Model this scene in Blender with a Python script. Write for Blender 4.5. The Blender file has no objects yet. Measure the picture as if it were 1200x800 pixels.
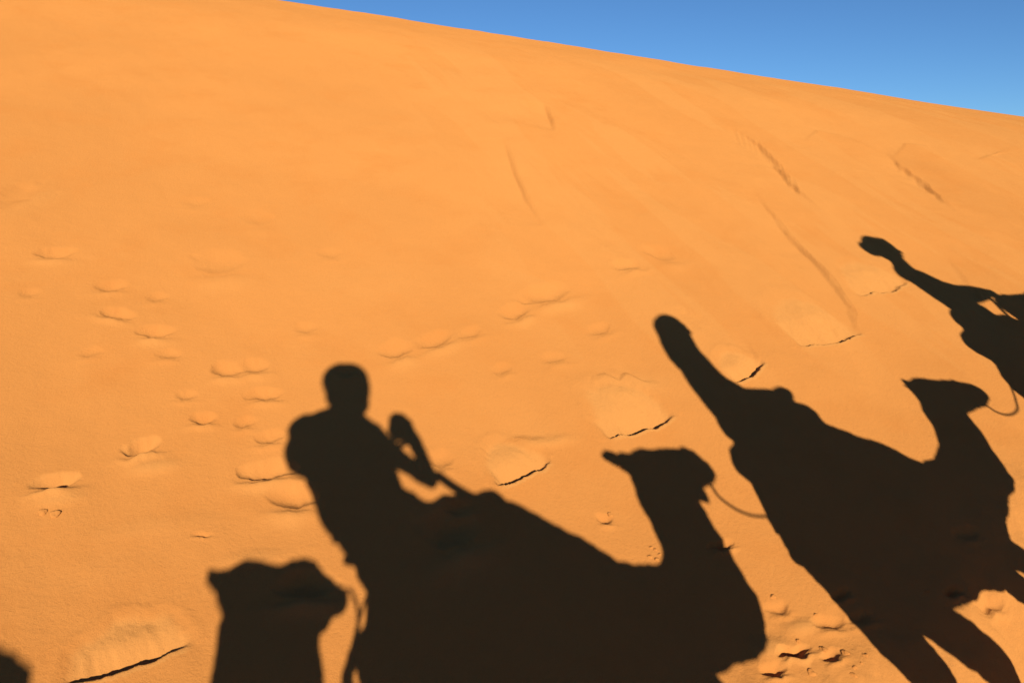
import numpy as np
rad=np.radians
W_PX,H_PX,FPX=1200.,800.,950.
PITCH,ROLL,SLOPE,AZ,D0,ASX,ASY,PSI=(-11.0063, -0.3854, 23.76, -17.8547, 2.5633, 467.355, 491.1636, 38.0116)
def cam_axes():
    p,r=rad(PITCH),rad(ROLL)
    fw=np.array([0,np.cos(p),np.sin(p)]); rt=np.array([1.,0,0]); up=np.cross(rt,fw)
    c,s=np.cos(r),np.sin(r)
    return c*rt+s*up,-s*rt+c*up,fw
RX,UX,FX=cam_axes()
def rays(pix):
    pix=np.atleast_2d(pix).astype(float)
    d=((pix[:,:1]-600)/FPX)*RX-((pix[:,1:2]-400)/FPX)*UX+FX
    return d/np.linalg.norm(d,axis=1)[:,None]
SUN=rays([[ASX,ASY]])[0]
HD=np.array([np.cos(rad(PSI)),np.sin(rad(PSI)),0]); MD=np.array([-HD[1],HD[0],0])
TS=np.tan(rad(SLOPE)); H0=D0/np.cos(rad(SLOPE))
G=np.array([np.sin(rad(AZ)),np.cos(rad(AZ))]); E=np.array([G[1],-G[0]])
PATHZ=-2.50; PATHS=np.tan(rad(.65))
CR=[10.6819, -0.3513, -0.0113, 0.011]   # crest onset polynomial, curvature
def sstep(x): 
    x=np.clip(x,0,1); return x*x*x*(x*(6*x-15)+10)
def base(x,y):
    a=x*E[0]+y*E[1]; b=x*G[0]+y*G[1]
    ac=np.clip(a,-30,40)
    b0=CR[0]+CR[1]*ac+CR[2]*ac*ac*np.exp(-(ac/14.)**2)
    k=CR[3]; t=np.maximum(b-b0,0); tm=(TS+.335)/k; dz=lambda t: TS*t-.5*k*t*t-.165*(t-.6*(1-np.exp(-t/.6)))
    z=-H0+TS*np.minimum(b,b0)+np.where(t<tm,dz(t),dz(tm)-.5*(t-tm))
    # trail the caravan walks on
    u=x*HD[0]+y*HD[1]; m=x*MD[0]+y*MD[1]
    zp=PATHZ+PATHS*np.clip(u,-12,14)+.2*sstep((u-3.)/1.2)-.035*np.maximum(-m-1.2,0)**1.0
    w=1-sstep((m-.25)/(1.15+1.9*sstep((1.9-u)/3.)))
    z=z*(1-w)+zp*w
    fl=-6.5+.5*np.sin(x*.031+1.)*np.cos(y*.027+.5)+.35*np.sin(x*.083+y*.05)
    d=z-fl; z=fl+.5*(d+np.sqrt(d*d+.6))   # soft max with the desert floor
    return z
def hit(pix,surf=base):
    d=rays(pix); lo=np.full(len(d),.5); hi=lo.copy()
    t=np.full(len(d),.5); done=np.zeros(len(d),bool)
    while not done.all() and t.max()<60:
        tn=t+.05; P=d*tn[:,None]; below=P[:,2]<surf(P[:,0],P[:,1])
        new=below&~done; lo[new]=t[new]; hi[new]=tn[new]; done|=below; t=np.where(done,t,tn)
    for _ in range(30):
        mid=(lo+hi)/2; P=d*mid[:,None]; bl=P[:,2]<surf(P[:,0],P[:,1]); hi=np.where(bl,mid,hi); lo=np.where(bl,lo,mid)
    return d*hi[:,None]
def back(pix,w=0.):
    """photo pixel of a shadow point -> (u,v) of its caster in the vertical plane at lateral w"""
    S=hit(pix); k=(S@MD-w)/(SUN@MD); Q=S-k[:,None]*SUN
    return np.c_[Q@HD,Q[:,2]]
def project(P):
    P=np.atleast_2d(P); x=P@RX;y=P@UX;z=P@FX
    return np.c_[600+FPX*x/z,400-FPX*y/z]
SUN_STR=5.; SKY_STR=.060; EXPO=.55
BOWLS=[(-2.6801, 4.7555, 0.9565, 0.2917, 0.0938, 0.1578, 0.0308, 0), (-2.2518, 4.5199, 0.9452, 0.3264, 0.0825, 0.1243, 0.0252, 0), (-2.1279, 4.2765, 0.9978, -0.0666, 0.0975, 0.115, 0.028, 0), (-1.8697, 4.1587, 0.9566, 0.2913, 0.0822, 0.1366, 0.0336, 0), (-1.7391, 4.0088, 0.9677, 0.252, 0.0602, 0.0982, 0.014, 0), (-1.7532, 4.8618, 0.9544, 0.2984, 0.1498, 0.3449, 0.028, 0), (-1.4262, 3.9377, 0.9313, 0.3644, 0.0726, 0.1352, 0.0308, 0), (-1.2997, 4.0063, 0.9159, 0.4015, 0.0771, 0.1373, 0.028, 0), (-1.1994, 3.8003, 0.9435, 0.3314, 0.0793, 0.1128, 0.0252, 0), (-1.4161, 3.5861, 0.9515, 0.3077, 0.0607, 0.0921, 0.028, 0), (-1.2388, 3.5974, 0.961, 0.2765, 0.0524, 0.0916, 0.0168, 0), (-1.1047, 3.5264, 0.9446, 0.3283, 0.0652, 0.0989, 0.0196, 0), (-1.6077, 3.365, 0.9196, 0.3928, 0.0747, 0.1057, 0.0476, 0), (-1.8658, 3.1348, 0.9351, 0.3544, 0.0772, 0.0963, 0.0504, 0), (-1.0553, 3.3129, 0.9797, 0.2006, 0.111, 0.1297, 0.042, 0), (-0.9183, 3.1656, 0.9887, 0.15, 0.0907, 0.1669, 0.0364, 0), (-0.5999, 4.256, 0.8922, 0.4516, 0.0819, 0.1855, 0.0336, 0), (-0.3904, 4.3985, 0.7378, 0.675, 0.1194, 0.151, 0.0308, 0), (0.0475, 4.7653, 0.8268, 0.5625, 0.0929, 0.1663, 0.0336, 0), (0.2646, 4.99, 0.7799, 0.6259, 0.1913, 0.2124, 0.0364, 0), (0.8158, 5.4557, 0.8073, 0.5901, 0.1114, 0.1536, 0.028, 0), (1.0989, 5.6838, 0.8867, 0.4623, 0.0971, 0.2698, 0.0252, 0), (-1.2212, 2.9689, 0.9822, 0.1878, 0.0443, 0.0245, 0.0112, 0), (-3.1838, 5.413, 0.1612, 0.9869, 0.2425, 0.2372, 0.028, 0), (-2.1636, 5.6295, 0.9776, 0.2105, 0.0908, 0.1791, 0.0112, 0), (-1.6728, 5.5088, 0.8727, 0.4883, 0.0991, 0.2885, 0.014, 0), (0.405, 3.296, 0.9682, 0.2503, 0.0433, 0.0628, 0.0224, 0), (-0.2299, 3.2517, 0.9389, 0.3441, 0.0682, 0.0804, 0.0224, 0), (-0.3127, 3.4933, 0.9691, 0.2468, 0.0586, 0.1367, 0.0168, 0), (-0.217, 3.0744, 0.8896, 0.4567, 0.1267, 0.2442, 0.042, 0), (-0.7731, 2.7641, 0.9774, 0.2115, 0.1071, 0.148, 0.042, 0), (0.9046, 3.2247, 0.8969, 0.4422, 0.0557, 0.051, 0.0252, 0), (1.8305, 3.1063, 0.9394, 0.3429, 0.0612, 0.0456, 0.028, 0), (0.6811, 3.9051, 0.8471, 0.5314, 0.1911, 0.4414, 0.0688, 1), (0.0719, 3.5, 0.7666, 0.6421, 0.1392, 0.2821, 0.0688, 1), (-1.2791, 2.4315, 0.8877, 0.4604, 0.177, 0.2214, 0.0575, 1), (2.0073, 4.906, 0.9024, 0.4308, 0.2324, 0.5743, 0.0562, 1), (1.3709, 4.4779, 0.7115, 0.7027, 0.1411, 0.2596, 0.0625, 1), (2.6465, 5.633, 0.8515, 0.5243, 0.2506, 0.4386, 0.035, 1), (1.0602, 2.7575, 0.9383, 0.3458, 0.0722, 0.0531, 0.0392, 0), (-1.5485, 3.7296, 0.9552, 0.2958, 0.0511, 0.0802, 0.014, 0), (-1.1313, 4.3842, 0.9439, 0.3303, 0.0617, 0.1271, 0.014, 0), (-0.8455, 4.0606, 0.9293, 0.3694, 0.0548, 0.0947, 0.0112, 0), (-0.2052, 4.5241, 0.7943, 0.6075, 0.074, 0.1084, 0.0168, 0), (-0.0373, 4.2286, 0.8613, 0.5081, 0.0635, 0.1017, 0.014, 0), (-2.1042, 3.9423, 0.9662, 0.2577, 0.054, 0.0901, 0.0112, 0), (-1.9866, 4.494, 0.9317, 0.3632, 0.0571, 0.1126, 0.014, 0), (-1.1445, 5.2097, 0.8684, 0.4958, 0.0789, 0.1434, 0.0112, 0), (0.254, 4.3671, 0.8424, 0.5389, 0.0812, 0.1146, 0.014, 0), (-2.6232, 4.3571, 0.9749, 0.2227, 0.05, 0.0996, 0.0112, 0), (0.5494, 4.7213, 0.766, 0.6428, 0.0981, 0.1133, 0.0168, 0), (1.3973, 2.9403, 0.9372, 0.3488, 0.0644, 0.0636, 0.0196, 0), (1.2056, 2.7581, 0.9337, 0.358, 0.0544, 0.0516, 0.0196, 0), (2.0004, 3.0894, 0.9281, 0.3723, 0.0806, 0.0608, 0.0224, 0), (1.0653, 2.9426, 0.94, 0.3412, 0.051, 0.0598, 0.0168, 0), (0.9583, 2.6714, 0.9492, 0.3146, 0.0551, 0.058, 0.028, 0), (1.3412, 3.0417, 0.9504, 0.311, 0.0527, 0.049, 0.021, 0), (2.0613, 3.4262, 0.9294, 0.3691, 0.0796, 0.0768, 0.0168, 0), (1.2361, 2.8961, 0.9667, 0.2559, 0.0674, 0.068, 0.0224, 0)]
MOUNDS=[(-1.5332, 3.2945, 0.0964, 0.0451, 0.012), (-1.8247, 3.0848, 0.0895, 0.0418, 0.012), (0.1612, 3.7425, 0.1353, 0.0412, 0.01), (0.6201, 4.2478, 0.2437, 0.105, 0.012), (0.9758, 2.7845, 0.0749, 0.0451, 0.015), (1.1248, 2.8911, 0.0708, 0.0322, 0.012), (-0.9934, 2.9115, 0.1276, 0.0395, 0.006), (-0.8857, 4.9431, 0.3667, 0.1978, 0.004), (-1.4466, 2.9875, 0.1915, 0.0513, 0.004)]
SCARPS=[([(-0.042, 7.521), (0.052, 6.895), (0.139, 6.361), (0.255, 5.973)], 0.0442, 0.25, -1, 0.15), ([(0.368, 8.665), (0.417, 8.236), (0.433, 7.9)], 0.0467, 0.3, -1, 0.2), ([(2.297, 8.737), (2.4, 8.486), (2.475, 8.285), (2.512, 7.976), (2.528, 7.682), (2.535, 7.405), (2.577, 7.072), (2.618, 6.874)], 0.0289, 0.35, -1, 0.5), ([(2.128, 7.158), (2.146, 6.741), (2.165, 6.353), (2.227, 6.039), (2.29, 5.609), (2.266, 5.271), (2.223, 5.034)], 0.0306, 0.22, -1, 0.4), ([(3.946, 8.674), (3.907, 8.223), (3.97, 7.902), (3.946, 7.596), (3.927, 7.212)], 0.0255, 0.35, -1, 0.5), ([(0.26, 7.565), (0.38, 6.913), (0.594, 6.273), (0.81, 5.682)], 0.0119, 0.3, -1, 0.3), ([(1.088, 5.107), (1.149, 5.006), (1.206, 4.9)], 0.017, 0.06, -1, 1.0), ([(0.398, 4.082), (0.458, 4.245), (0.632, 4.337), (0.787, 4.28), (0.873, 4.116)], 0.017, 0.06, 1, 1.0), ([(-0.102, 3.549), (-0.064, 3.681), (0.059, 3.748), (0.181, 3.734), (0.29, 3.811)], 0.0102, 0.1, 1, 0.3), ([(3.024, 8.519), (3.286, 8.946), (3.531, 8.935), (3.615, 8.723)], 0.0102, 0.35, 1, 0.2), ([(3.95, 8.517), (4.22, 8.885), (4.433, 8.886), (4.476, 8.471)], 0.0102, 0.35, 1, 0.2), ([(4.824, 8.628), (5.126, 8.886), (5.311, 8.566)], 0.0102, 0.3, 1, 0.2), ([(-0.224, 5.42), (0.115, 5.285), (0.439, 5.156)], 0.0034, 0.2, -1, 0.2), ([(3.403, 6.337), (3.344, 5.72), (3.116, 4.987)], 0.0102, 0.2, -1, 0.3), ([(1.417, 4.9), (1.438, 4.691), (1.424, 4.552)], 0.0127, 0.06, -1, 1.0), ([(2.328, 8.65), (2.314, 8.456), (2.29, 8.2)], 0.034, 0.035, -1, 0.15), ([(2.376, 8.596), (2.361, 8.403), (2.336, 8.15)], 0.034, 0.035, -1, 0.15), ([(2.417, 8.516), (2.4, 8.326), (2.374, 8.077)], 0.034, 0.035, -1, 0.15), ([(2.454, 8.459), (2.437, 8.272), (2.41, 8.026)], 0.034, 0.035, -1, 0.15), ([(2.493, 8.381), (2.475, 8.197), (2.448, 7.955)], 0.034, 0.035, -1, 0.15), ([(2.508, 8.252), (2.49, 8.074), (2.463, 7.838)], 0.034, 0.035, -1, 0.15), ([(2.523, 8.127), (2.505, 7.953), (2.477, 7.724)], 0.034, 0.035, -1, 0.15), ([(2.532, 7.962), (2.515, 7.795), (2.487, 7.574)], 0.034, 0.035, -1, 0.15), ([(2.546, 7.845), (2.528, 7.682), (2.501, 7.467)], 0.034, 0.035, -1, 0.15), ([(2.548, 7.669), (2.531, 7.513), (2.504, 7.306)], 0.034, 0.035, -1, 0.15), ([(2.568, 7.506), (2.55, 7.356), (2.523, 7.157)], 0.034, 0.035, -1, 0.15), ([(3.916, 8.44), (3.89, 8.302), (3.864, 8.127)], 0.0255, 0.06, -1, 0.3), ([(3.949, 8.279), (3.923, 8.146), (3.897, 7.977)], 0.0255, 0.06, -1, 0.3), ([(3.968, 8.059), (3.943, 7.932), (3.917, 7.771)], 0.0255, 0.06, -1, 0.3), ([(3.978, 7.866), (3.953, 7.744), (3.927, 7.59)], 0.0255, 0.06, -1, 0.3), ([(3.947, 7.632), (3.924, 7.518), (3.899, 7.372)], 0.0255, 0.06, -1, 0.3), ([(1.118, 5.094), (1.125, 5.048), (1.13, 4.993)], 0.0136, 0.03, -1, 0.3), ([(1.152, 5.073), (1.159, 5.027), (1.163, 4.972)], 0.0136, 0.03, -1, 0.3), ([(1.181, 5.032), (1.188, 4.987), (1.192, 4.933)], 0.0136, 0.03, -1, 0.3), ([(1.217, 5.021), (1.223, 4.976), (1.227, 4.922)], 0.0136, 0.03, -1, 0.3), ([(0.482, 4.25), (0.492, 4.216), (0.501, 4.176)], 0.0136, 0.03, -1, 0.3), ([(0.535, 4.275), (0.545, 4.241), (0.554, 4.2)], 0.0136, 0.03, -1, 0.3), ([(0.593, 4.293), (0.603, 4.259), (0.612, 4.218)], 0.0136, 0.03, -1, 0.3), ([(0.652, 4.275), (0.661, 4.241), (0.669, 4.201)], 0.0136, 0.03, -1, 0.3), ([(0.706, 4.264), (0.714, 4.23), (0.722, 4.19)], 0.0136, 0.03, -1, 0.3), ([(0.747, 4.229), (0.755, 4.196), (0.762, 4.156)], 0.0136, 0.03, -1, 0.3)]
CLODS=[(-1.8566, 3.0147, -1.2563), (-1.8075, 3.0093, -1.2651), (0.5989, 3.1899, -1.512), (0.6129, 3.166, -1.5238), (0.5825, 3.2006, -1.5054), (0.5712, 3.1515, -1.5243), (0.5976, 3.1383, -1.5333), (1.2635, 2.7284, -1.7929), (1.255, 2.791, -1.7656), (1.2973, 2.749, -1.7889), (1.1947, 2.9479, -1.6923), (1.1773, 2.8021, -1.7506), (1.3318, 2.7867, -1.7777), (1.0907, 2.6917, -1.7849), (1.5212, 2.7614, -1.827), (0.4259, 3.3505, -1.422), (0.5041, 3.648, -1.3086), (1.0432, 3.0122, -1.6453), (1.712, 3.1003, -1.6981), (1.2517, 2.6979, -1.8042), (1.0868, 2.8258, -1.7287)]
ROPES={'r1': [[1.643, -0.623], [1.657, -0.674], [1.7, -0.726], [1.752, -0.765], [1.813, -0.791], [1.887, -0.803]], 'r2': [[3.795, -0.626], [3.834, -0.679], [3.898, -0.706], [3.981, -0.701], [4.047, -0.672]], 'r0': [[-0.254, -0.623], [-0.213, -0.658], [-0.197, -0.719], [-0.201, -0.79], [-0.223, -0.83]]}
# chains of (u, w, v, r): u along the trail, w to the left (dune side), v up; radii in metres
KU,KV=.571,.336
def S(u,v,w,r): return (u+KU*w,w,v-KV*w,r)     # caster that throws its shadow where a point (u,v) of the trail plane would
def gz(u):
    t=min(max((u-3.)/1.2,0),1); return -2.5+.01134*u+.2*t*t*t*(t*(6*t-15)+10)
FIG={}
def shift(chs,du,dv): return [[(u+du,w,v+dv,r) for u,w,v,r in c] for c in chs]
def leg(*p): return list(p)
def legs(u0,dv,g):   # u0: offset relative to camel 2, walking stride
    A=[(2.16,.10,-.98,.19),(2.215,.15,-1.25,.105),(2.335,.15,-1.49,.088),(2.25,.15,-1.84,.062),(2.23,.15,-1.93,.058),(2.27,.15,-2.3,.040),(2.29,.15,None,.045)]
    B=[(2.2,-.10,-.98,.17),(2.33,-.15,-1.24,.088),(2.56,-.15,-1.46,.08),(2.50,-.15,-1.84,.060),(2.50,-.15,-1.93,.056),(2.64,-.15,-2.3,.040),(2.68,-.15,None,.045)]
    F=[(2.92,-.10,-1.03,.13),(2.985,-.15,-1.135,.075),(3.09,-.15,-1.215,.055),(3.34,-.15,-1.45,.055),(3.375,-.15,-1.56,.050),(3.44,-.15,-2.3,.038),(3.46,-.15,None,.045)]
    H=[(2.93,.12,-1.10,.125),(3.02,.15,-1.28,.065),(3.125,.15,-1.405,.052),(3.27,.15,-1.66,.055),(3.26,.15,-1.77,.050),(3.10,.15,-2.28,.038),(3.08,.15,None,.045)]
    out=[]
    for L in (A,B,F,H):
        z=g(L[-1][0]+u0)
        c=[]
        for u,w,v,r in L:
            if v is None: v=z+.06
            elif v<-1.5: v=-1.5+(v+1.5)*((z+.06+1.5-dv)/(-2.42+1.5))+dv
            else: v=v+dv
            c.append((u+u0,w,v,r))
        out.append(c)
        fu,fw=c[-1][0],c[-1][1]
        out.append([(fu-.02,fw,z+.045,.062),(fu+.05,fw+.028,z+.035,.05)]); out.append([(fu-.02,fw,z+.045,.062),(fu+.05,fw-.028,z+.035,.05)])
    return out
FIG['camel1']=dict(
 body=[
  [( .10,0,-.90,.26),(.35,0,-.83,.33),(.62,0,-.88,.29),(.85,0,-.97,.23),(1.02,0,-1.01,.195),(1.22,0,-1.03,.165),(1.36,0,-1.03,.15)],
  [(.44,0,-.51,.085),(.68,0,-.665,.085),(.9,0,-.835,.10)],[(1.05,0,-.95,.13),(1.22,0,-.96,.10),(1.31,0,-.90,.08),(1.36,0,-.80,.085)],
  [( .30,0,-.62,.15),(.48,0,-.60,.13)],
  [(1.20,0,-1.03,.15),(1.40,0,-1.04,.155),(1.44,0,-1.03,.15),(1.42,0,-.86,.135),(1.39,0,-.70,.135),(1.365,0,-.55,.13)],
  [(1.33,0,-.50,.095),(1.47,0,-.525,.095),(1.575,0,-.53,.083),(1.635,0,-.56,.058)],
  [(1.44,0,-.60,.065),(1.55,0,-.635,.035),(1.575,0,-.67,.022)],
  [(-.06,0,-.74,.03),(-.18,0,-.77,.022),(-.235,0,-.86,.018),(-.225,0,-1.0,.022),(-.2,0,-1.25,.03)],
 ],
 ears=[[(1.26,.05,-.47,.04),(1.17,.07,-.42,.026),(1.15,.075,-.41,.012)],[(1.24,-.06,-.435,.04),(1.16,-.085,-.385,.022),(1.15,-.09,-.37,.01)]],
 legs=legs(-1.93,0,gz),
)
C2=dict(
 body=[
  [(2.12,0,-.86,.22),(2.20,0,-.93,.24),(2.40,0,-.85,.36),(2.65,0,-.94,.335),(2.86,0,-1.03,.255),(2.98,0,-1.00,.205),(3.18,0,-.93,.14)],
  [(2.35,0,-.62,.15),(2.50,0,-.62,.13),(2.72,0,-.76,.135),(2.92,0,-.90,.13)],
  [(2.95,0,-.97,.17),(3.15,0,-.93,.135),(3.34,0,-.86,.138),(3.44,0,-.70,.128),(3.49,0,-.54,.112)],
  [(3.47,0,-.50,.095),(3.60,0,-.52,.082),(3.74,0,-.54,.066),(3.825,0,-.56,.055)],
  [(3.55,0,-.58,.06),(3.70,0,-.60,.035),(3.80,0,-.60,.03)],
  [(1.96,0,-.80,.035),(1.95,0,-.92,.03),(2.04,0,-1.08,.026),(2.12,0,-1.25,.028)],
 ],
 ears=[[(3.42,.05,-.46,.03),(3.41,.06,-.43,.022),(3.40,.065,-.41,.01)],[(3.40,-.05,-.46,.035),(3.36,-.06,-.41,.022),(3.345,-.065,-.39,.01)]],
)
FIG['camel2']=dict(C2,legs=legs(0,0,gz))
FIG['camel3']=dict(body=shift(C2['body'],2.27,.24),ears=shift(C2['ears'],2.27,.24),legs=legs(2.27,.24,gz))
FIG['camel0']=dict(
 body=shift(FIG['camel1']['body'][:1]+FIG['camel1']['body'][3:4]+FIG['camel1']['body'][-1:],-2.12,-.02)+[
  [(-.9,0,-1.05,.17),(-.66,0,-1.06,.19),(-.57,0,-1.0,.19),(-.53,0,-.85,.18),(-.56,0,-.68,.17),(-.62,0,-.56,.10)],
  [(-.68,0,-.53,.09),(-.58,0,-.565,.085),(-.46,0,-.575,.092),(-.375,0,-.62,.075),(-.30,0,-.645,.045),(-.285,0,-.65,.04)],
  [(-.48,0,-.66,.07),(-.38,0,-.685,.04),(-.35,0,-.70,.025)],
 ],
 ears=[[(-.72,.05,-.51,.045),(-.77,.07,-.485,.03),(-.79,.075,-.465,.012)],[(-.76,-.06,-.48,.045),(-.86,-.085,-.435,.025),(-.89,-.09,-.43,.01)],[(-.68,0,-.525,.09),(-.6,0,-.56,.085)]],
 legs=legs(-4.05,-.02,gz),
)
def saddle(u,v,ub=.0,uf=.45,fr=.09,br=.11,fv=-.5):
    return [[(u+ub,-.19,v-.62,br),(u+ub-.02,0,v-.55,br),(u+ub,.19,v-.62,br)],
            [(u+ub,.21,v-.64,.11),(u+.2,.25,v-.66,.11),(u+uf,.19,v-.68,.09)],
            [(u+ub,-.21,v-.64,.11),(u+.2,-.25,v-.66,.11),(u+uf,-.19,v-.68,.09)],
            [(u+uf,-.17,v-.62,fr),(u+uf-.02,0,v+fv,fr),(u+uf,.17,v-.62,fr)],
            [(u+.12,.1,v-.50,.08),(u+.12,-.1,v-.50,.08),(u+.28,-.1,v-.50,.08),(u+.28,.1,v-.50,.08)]]
FIG['saddle1']=dict(pad=saddle(0,0,ub=.035,br=.078)+[[S(-.12,-.555,.1,.05),S(-.255,-.525,.1,.012)],[S(-.2,-.42,0,.05),S(-.31,-.445,0,.016)]],)
FIG['saddle2']=dict(pad=saddle(2.06,-.02,ub=.02,uf=.42,br=.075)+[[(2.12,0,-.39,.08),(2.36,0,-.395,.078),(2.47,0,-.46,.08)],[S(1.97,-.565,0,.07),S(1.865,-.515,0,.014)]])
FIG['saddle3']=dict(pad=saddle(4.36,.26,ub=.02,uf=.42,br=.082)+[[(4.96,0,-.07,.07),(5.10,0,-.11,.085),(5.28,0,-.12,.085)],[(4.93,0,-.10,.08),(5.0,0,-.3,.11),(5.2,0,-.3,.12)]])
FIG['saddle0']=dict(pad=saddle(-2.10,-.02)+[[(-1.63,0,-.575,.11),(-1.49,0,-.63,.088)]])
def handle(pts): return [pts]
FIG['handle1']=dict(t=[[S(.40,-.45,0,.02),S(.28,-.37,.0,.022),S(.185,-.29,0,.016)],[S(.185,-.29,-.02,.011),S(.185,-.29,.14,.012)],[S(.185,-.29,-.02,.012),S(.185,-.29,-.14,.012)]])
FIG['handle2']=dict(t=[[S(2.48,-.46,0,.014),S(2.42,-.30,0,.014)],[S(2.42,-.30,.14,.014),S(2.42,-.30,-.14,.014)]])
FIG['handle3']=dict(t=[[S(4.800,-.2,0,.014),S(4.840,.02,0,.014)],[S(4.840,.02,.14,.014),S(4.840,.02,-.14,.014)]])
FIG['rider1']=dict(
 torso=[[S(-.14,-.40,0,.155),S(-.19,-.25,0,.15),S(-.27,-.08,-.03,.15),S(-.31,.02,-.05,.10)],
        [S(-.22,-.27,.06,.12),S(-.36,-.08,.08,.13),S(-.45,.02,.1,.09)],
        [S(-.13,-.25,-.06,.10),S(-.19,-.10,-.1,.105),S(-.16,-.05,-.14,.066)],
        [S(-.32,-.17,.09,.135),S(-.24,-.33,.09,.135)],[S(-.535,.055,.11,.045),S(-.50,.07,.11,.05)],
        [S(-.46,.03,.1,.08),S(-.31,.05,-.03,.085),S(-.17,-.04,-.14,.06)]],
 neck=[[S(-.29,.06,-.06,.075),S(-.27,.14,-.07,.068)]],
 head=[[S(-.328,.270,-.08,.094),S(-.29,.225,-.09,.104)],[S(-.262,.20,-.10,.09),S(-.238,.125,-.10,.066)]],
 armR=[[S(-.14,-.06,-.14,.056),S(.0,-.19,-.15,.038),S(.15,-.31,-.16,.032)],[S(.15,-.31,-.16,.032),S(.115,-.2,-.13,.030),S(.072,-.10,-.10,.031)]],
 handR=[[S(.055,-.08,-.09,.03),S(.02,-.035,-.075,.046),S(-.005,-.012,-.065,.044)],[S(.03,-.06,-.08,.026),S(-.03,-.045,-.07,.026)]],
 armL=[[S(-.49,.045,.11,.06),S(-.535,-.04,.12,.052),S(-.52,-.10,.12,.05)],[S(-.52,-.10,.12,.048),S(-.36,-.20,.02,.042),S(-.22,-.24,-.08,.035)]],
 handL=[[S(-.2,-.25,-.09,.035),S(-.13,-.26,-.12,.03)]],
 legs=[[(-.1,.08,-.42,.13),(.12,.28,-.56,.10),(.34,.36,-.72,.075),(.28,.40,-.95,.062),(.20,.41,-1.17,.045)],[(-.06,-.08,-.42,.13),(.14,-.28,-.56,.10),(.34,-.36,-.72,.075),(.28,-.40,-.95,.062),(.20,-.41,-1.17,.045)]],
 feet=[[(.17,.41,-1.22,.042),(.36,.43,-1.23,.036)],[(.17,-.41,-1.22,.042),(.36,-.43,-1.23,.036)]],
)
FIG['rider2']=dict(
 torso=[[S(2.08,-.42,0,.13),S(2.02,-.30,0,.135),S(1.955,-.15,0,.118),S(1.925,-.02,0,.10)],
        [S(2.04,-.40,.1,.12),S(2.00,-.25,.12,.10),S(1.94,-.06,.15,.075)],[S(2.04,-.40,-.1,.12),S(2.00,-.25,-.12,.10),S(1.94,-.06,-.15,.075)],
        [S(1.925,-.04,-.16,.065),S(1.92,0,0,.08),S(1.925,-.04,.16,.065)]],
 neck=[[S(1.905,.03,0,.075),S(1.895,.1,0,.07)]],
 head=[[S(1.885,.215,0,.092),S(1.895,.20,0,.095)],[S(1.905,.17,0,.085),S(1.91,.12,0,.065)]],
 hood=[[S(1.888,.215,0,.098),S(1.895,.18,0,.103),S(1.895,.08,0,.106),S(1.90,.0,0,.102)]],
 armR=[[S(1.94,-.06,-.16,.058),S(2.04,-.18,-.17,.05),S(2.14,-.27,-.17,.045)],[S(2.14,-.27,-.17,.045),S(2.26,-.29,-.15,.038),S(2.36,-.31,-.1,.03)]],
 armL=[[S(1.94,-.06,.16,.058),S(2.05,-.18,.17,.05),S(2.16,-.27,.17,.045)],[S(2.16,-.27,.17,.045),S(2.27,-.29,.15,.038),S(2.37,-.31,.1,.03)]],
 handR=[[S(2.375,-.31,-.1,.033),S(2.42,-.305,-.1,.038)]],
 handL=[[S(2.38,-.31,.1,.033),S(2.43,-.305,.1,.038)]],
 legs=[[(2.06,.08,-.43,.12),(2.22,.28,-.57,.10),(2.42,.36,-.72,.072),(2.29,.40,-.92,.06),(2.2,.41,-1.06,.045)],[(2.06,-.08,-.43,.12),(2.22,-.28,-.57,.10),(2.42,-.36,-.72,.072),(2.29,-.40,-.92,.06),(2.2,-.41,-1.06,.045)]],
 feet=[[(2.16,.41,-1.1,.042),(2.34,.43,-1.10,.036)],[(2.16,-.41,-1.1,.042),(2.34,-.43,-1.10,.036)]],
)
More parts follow.
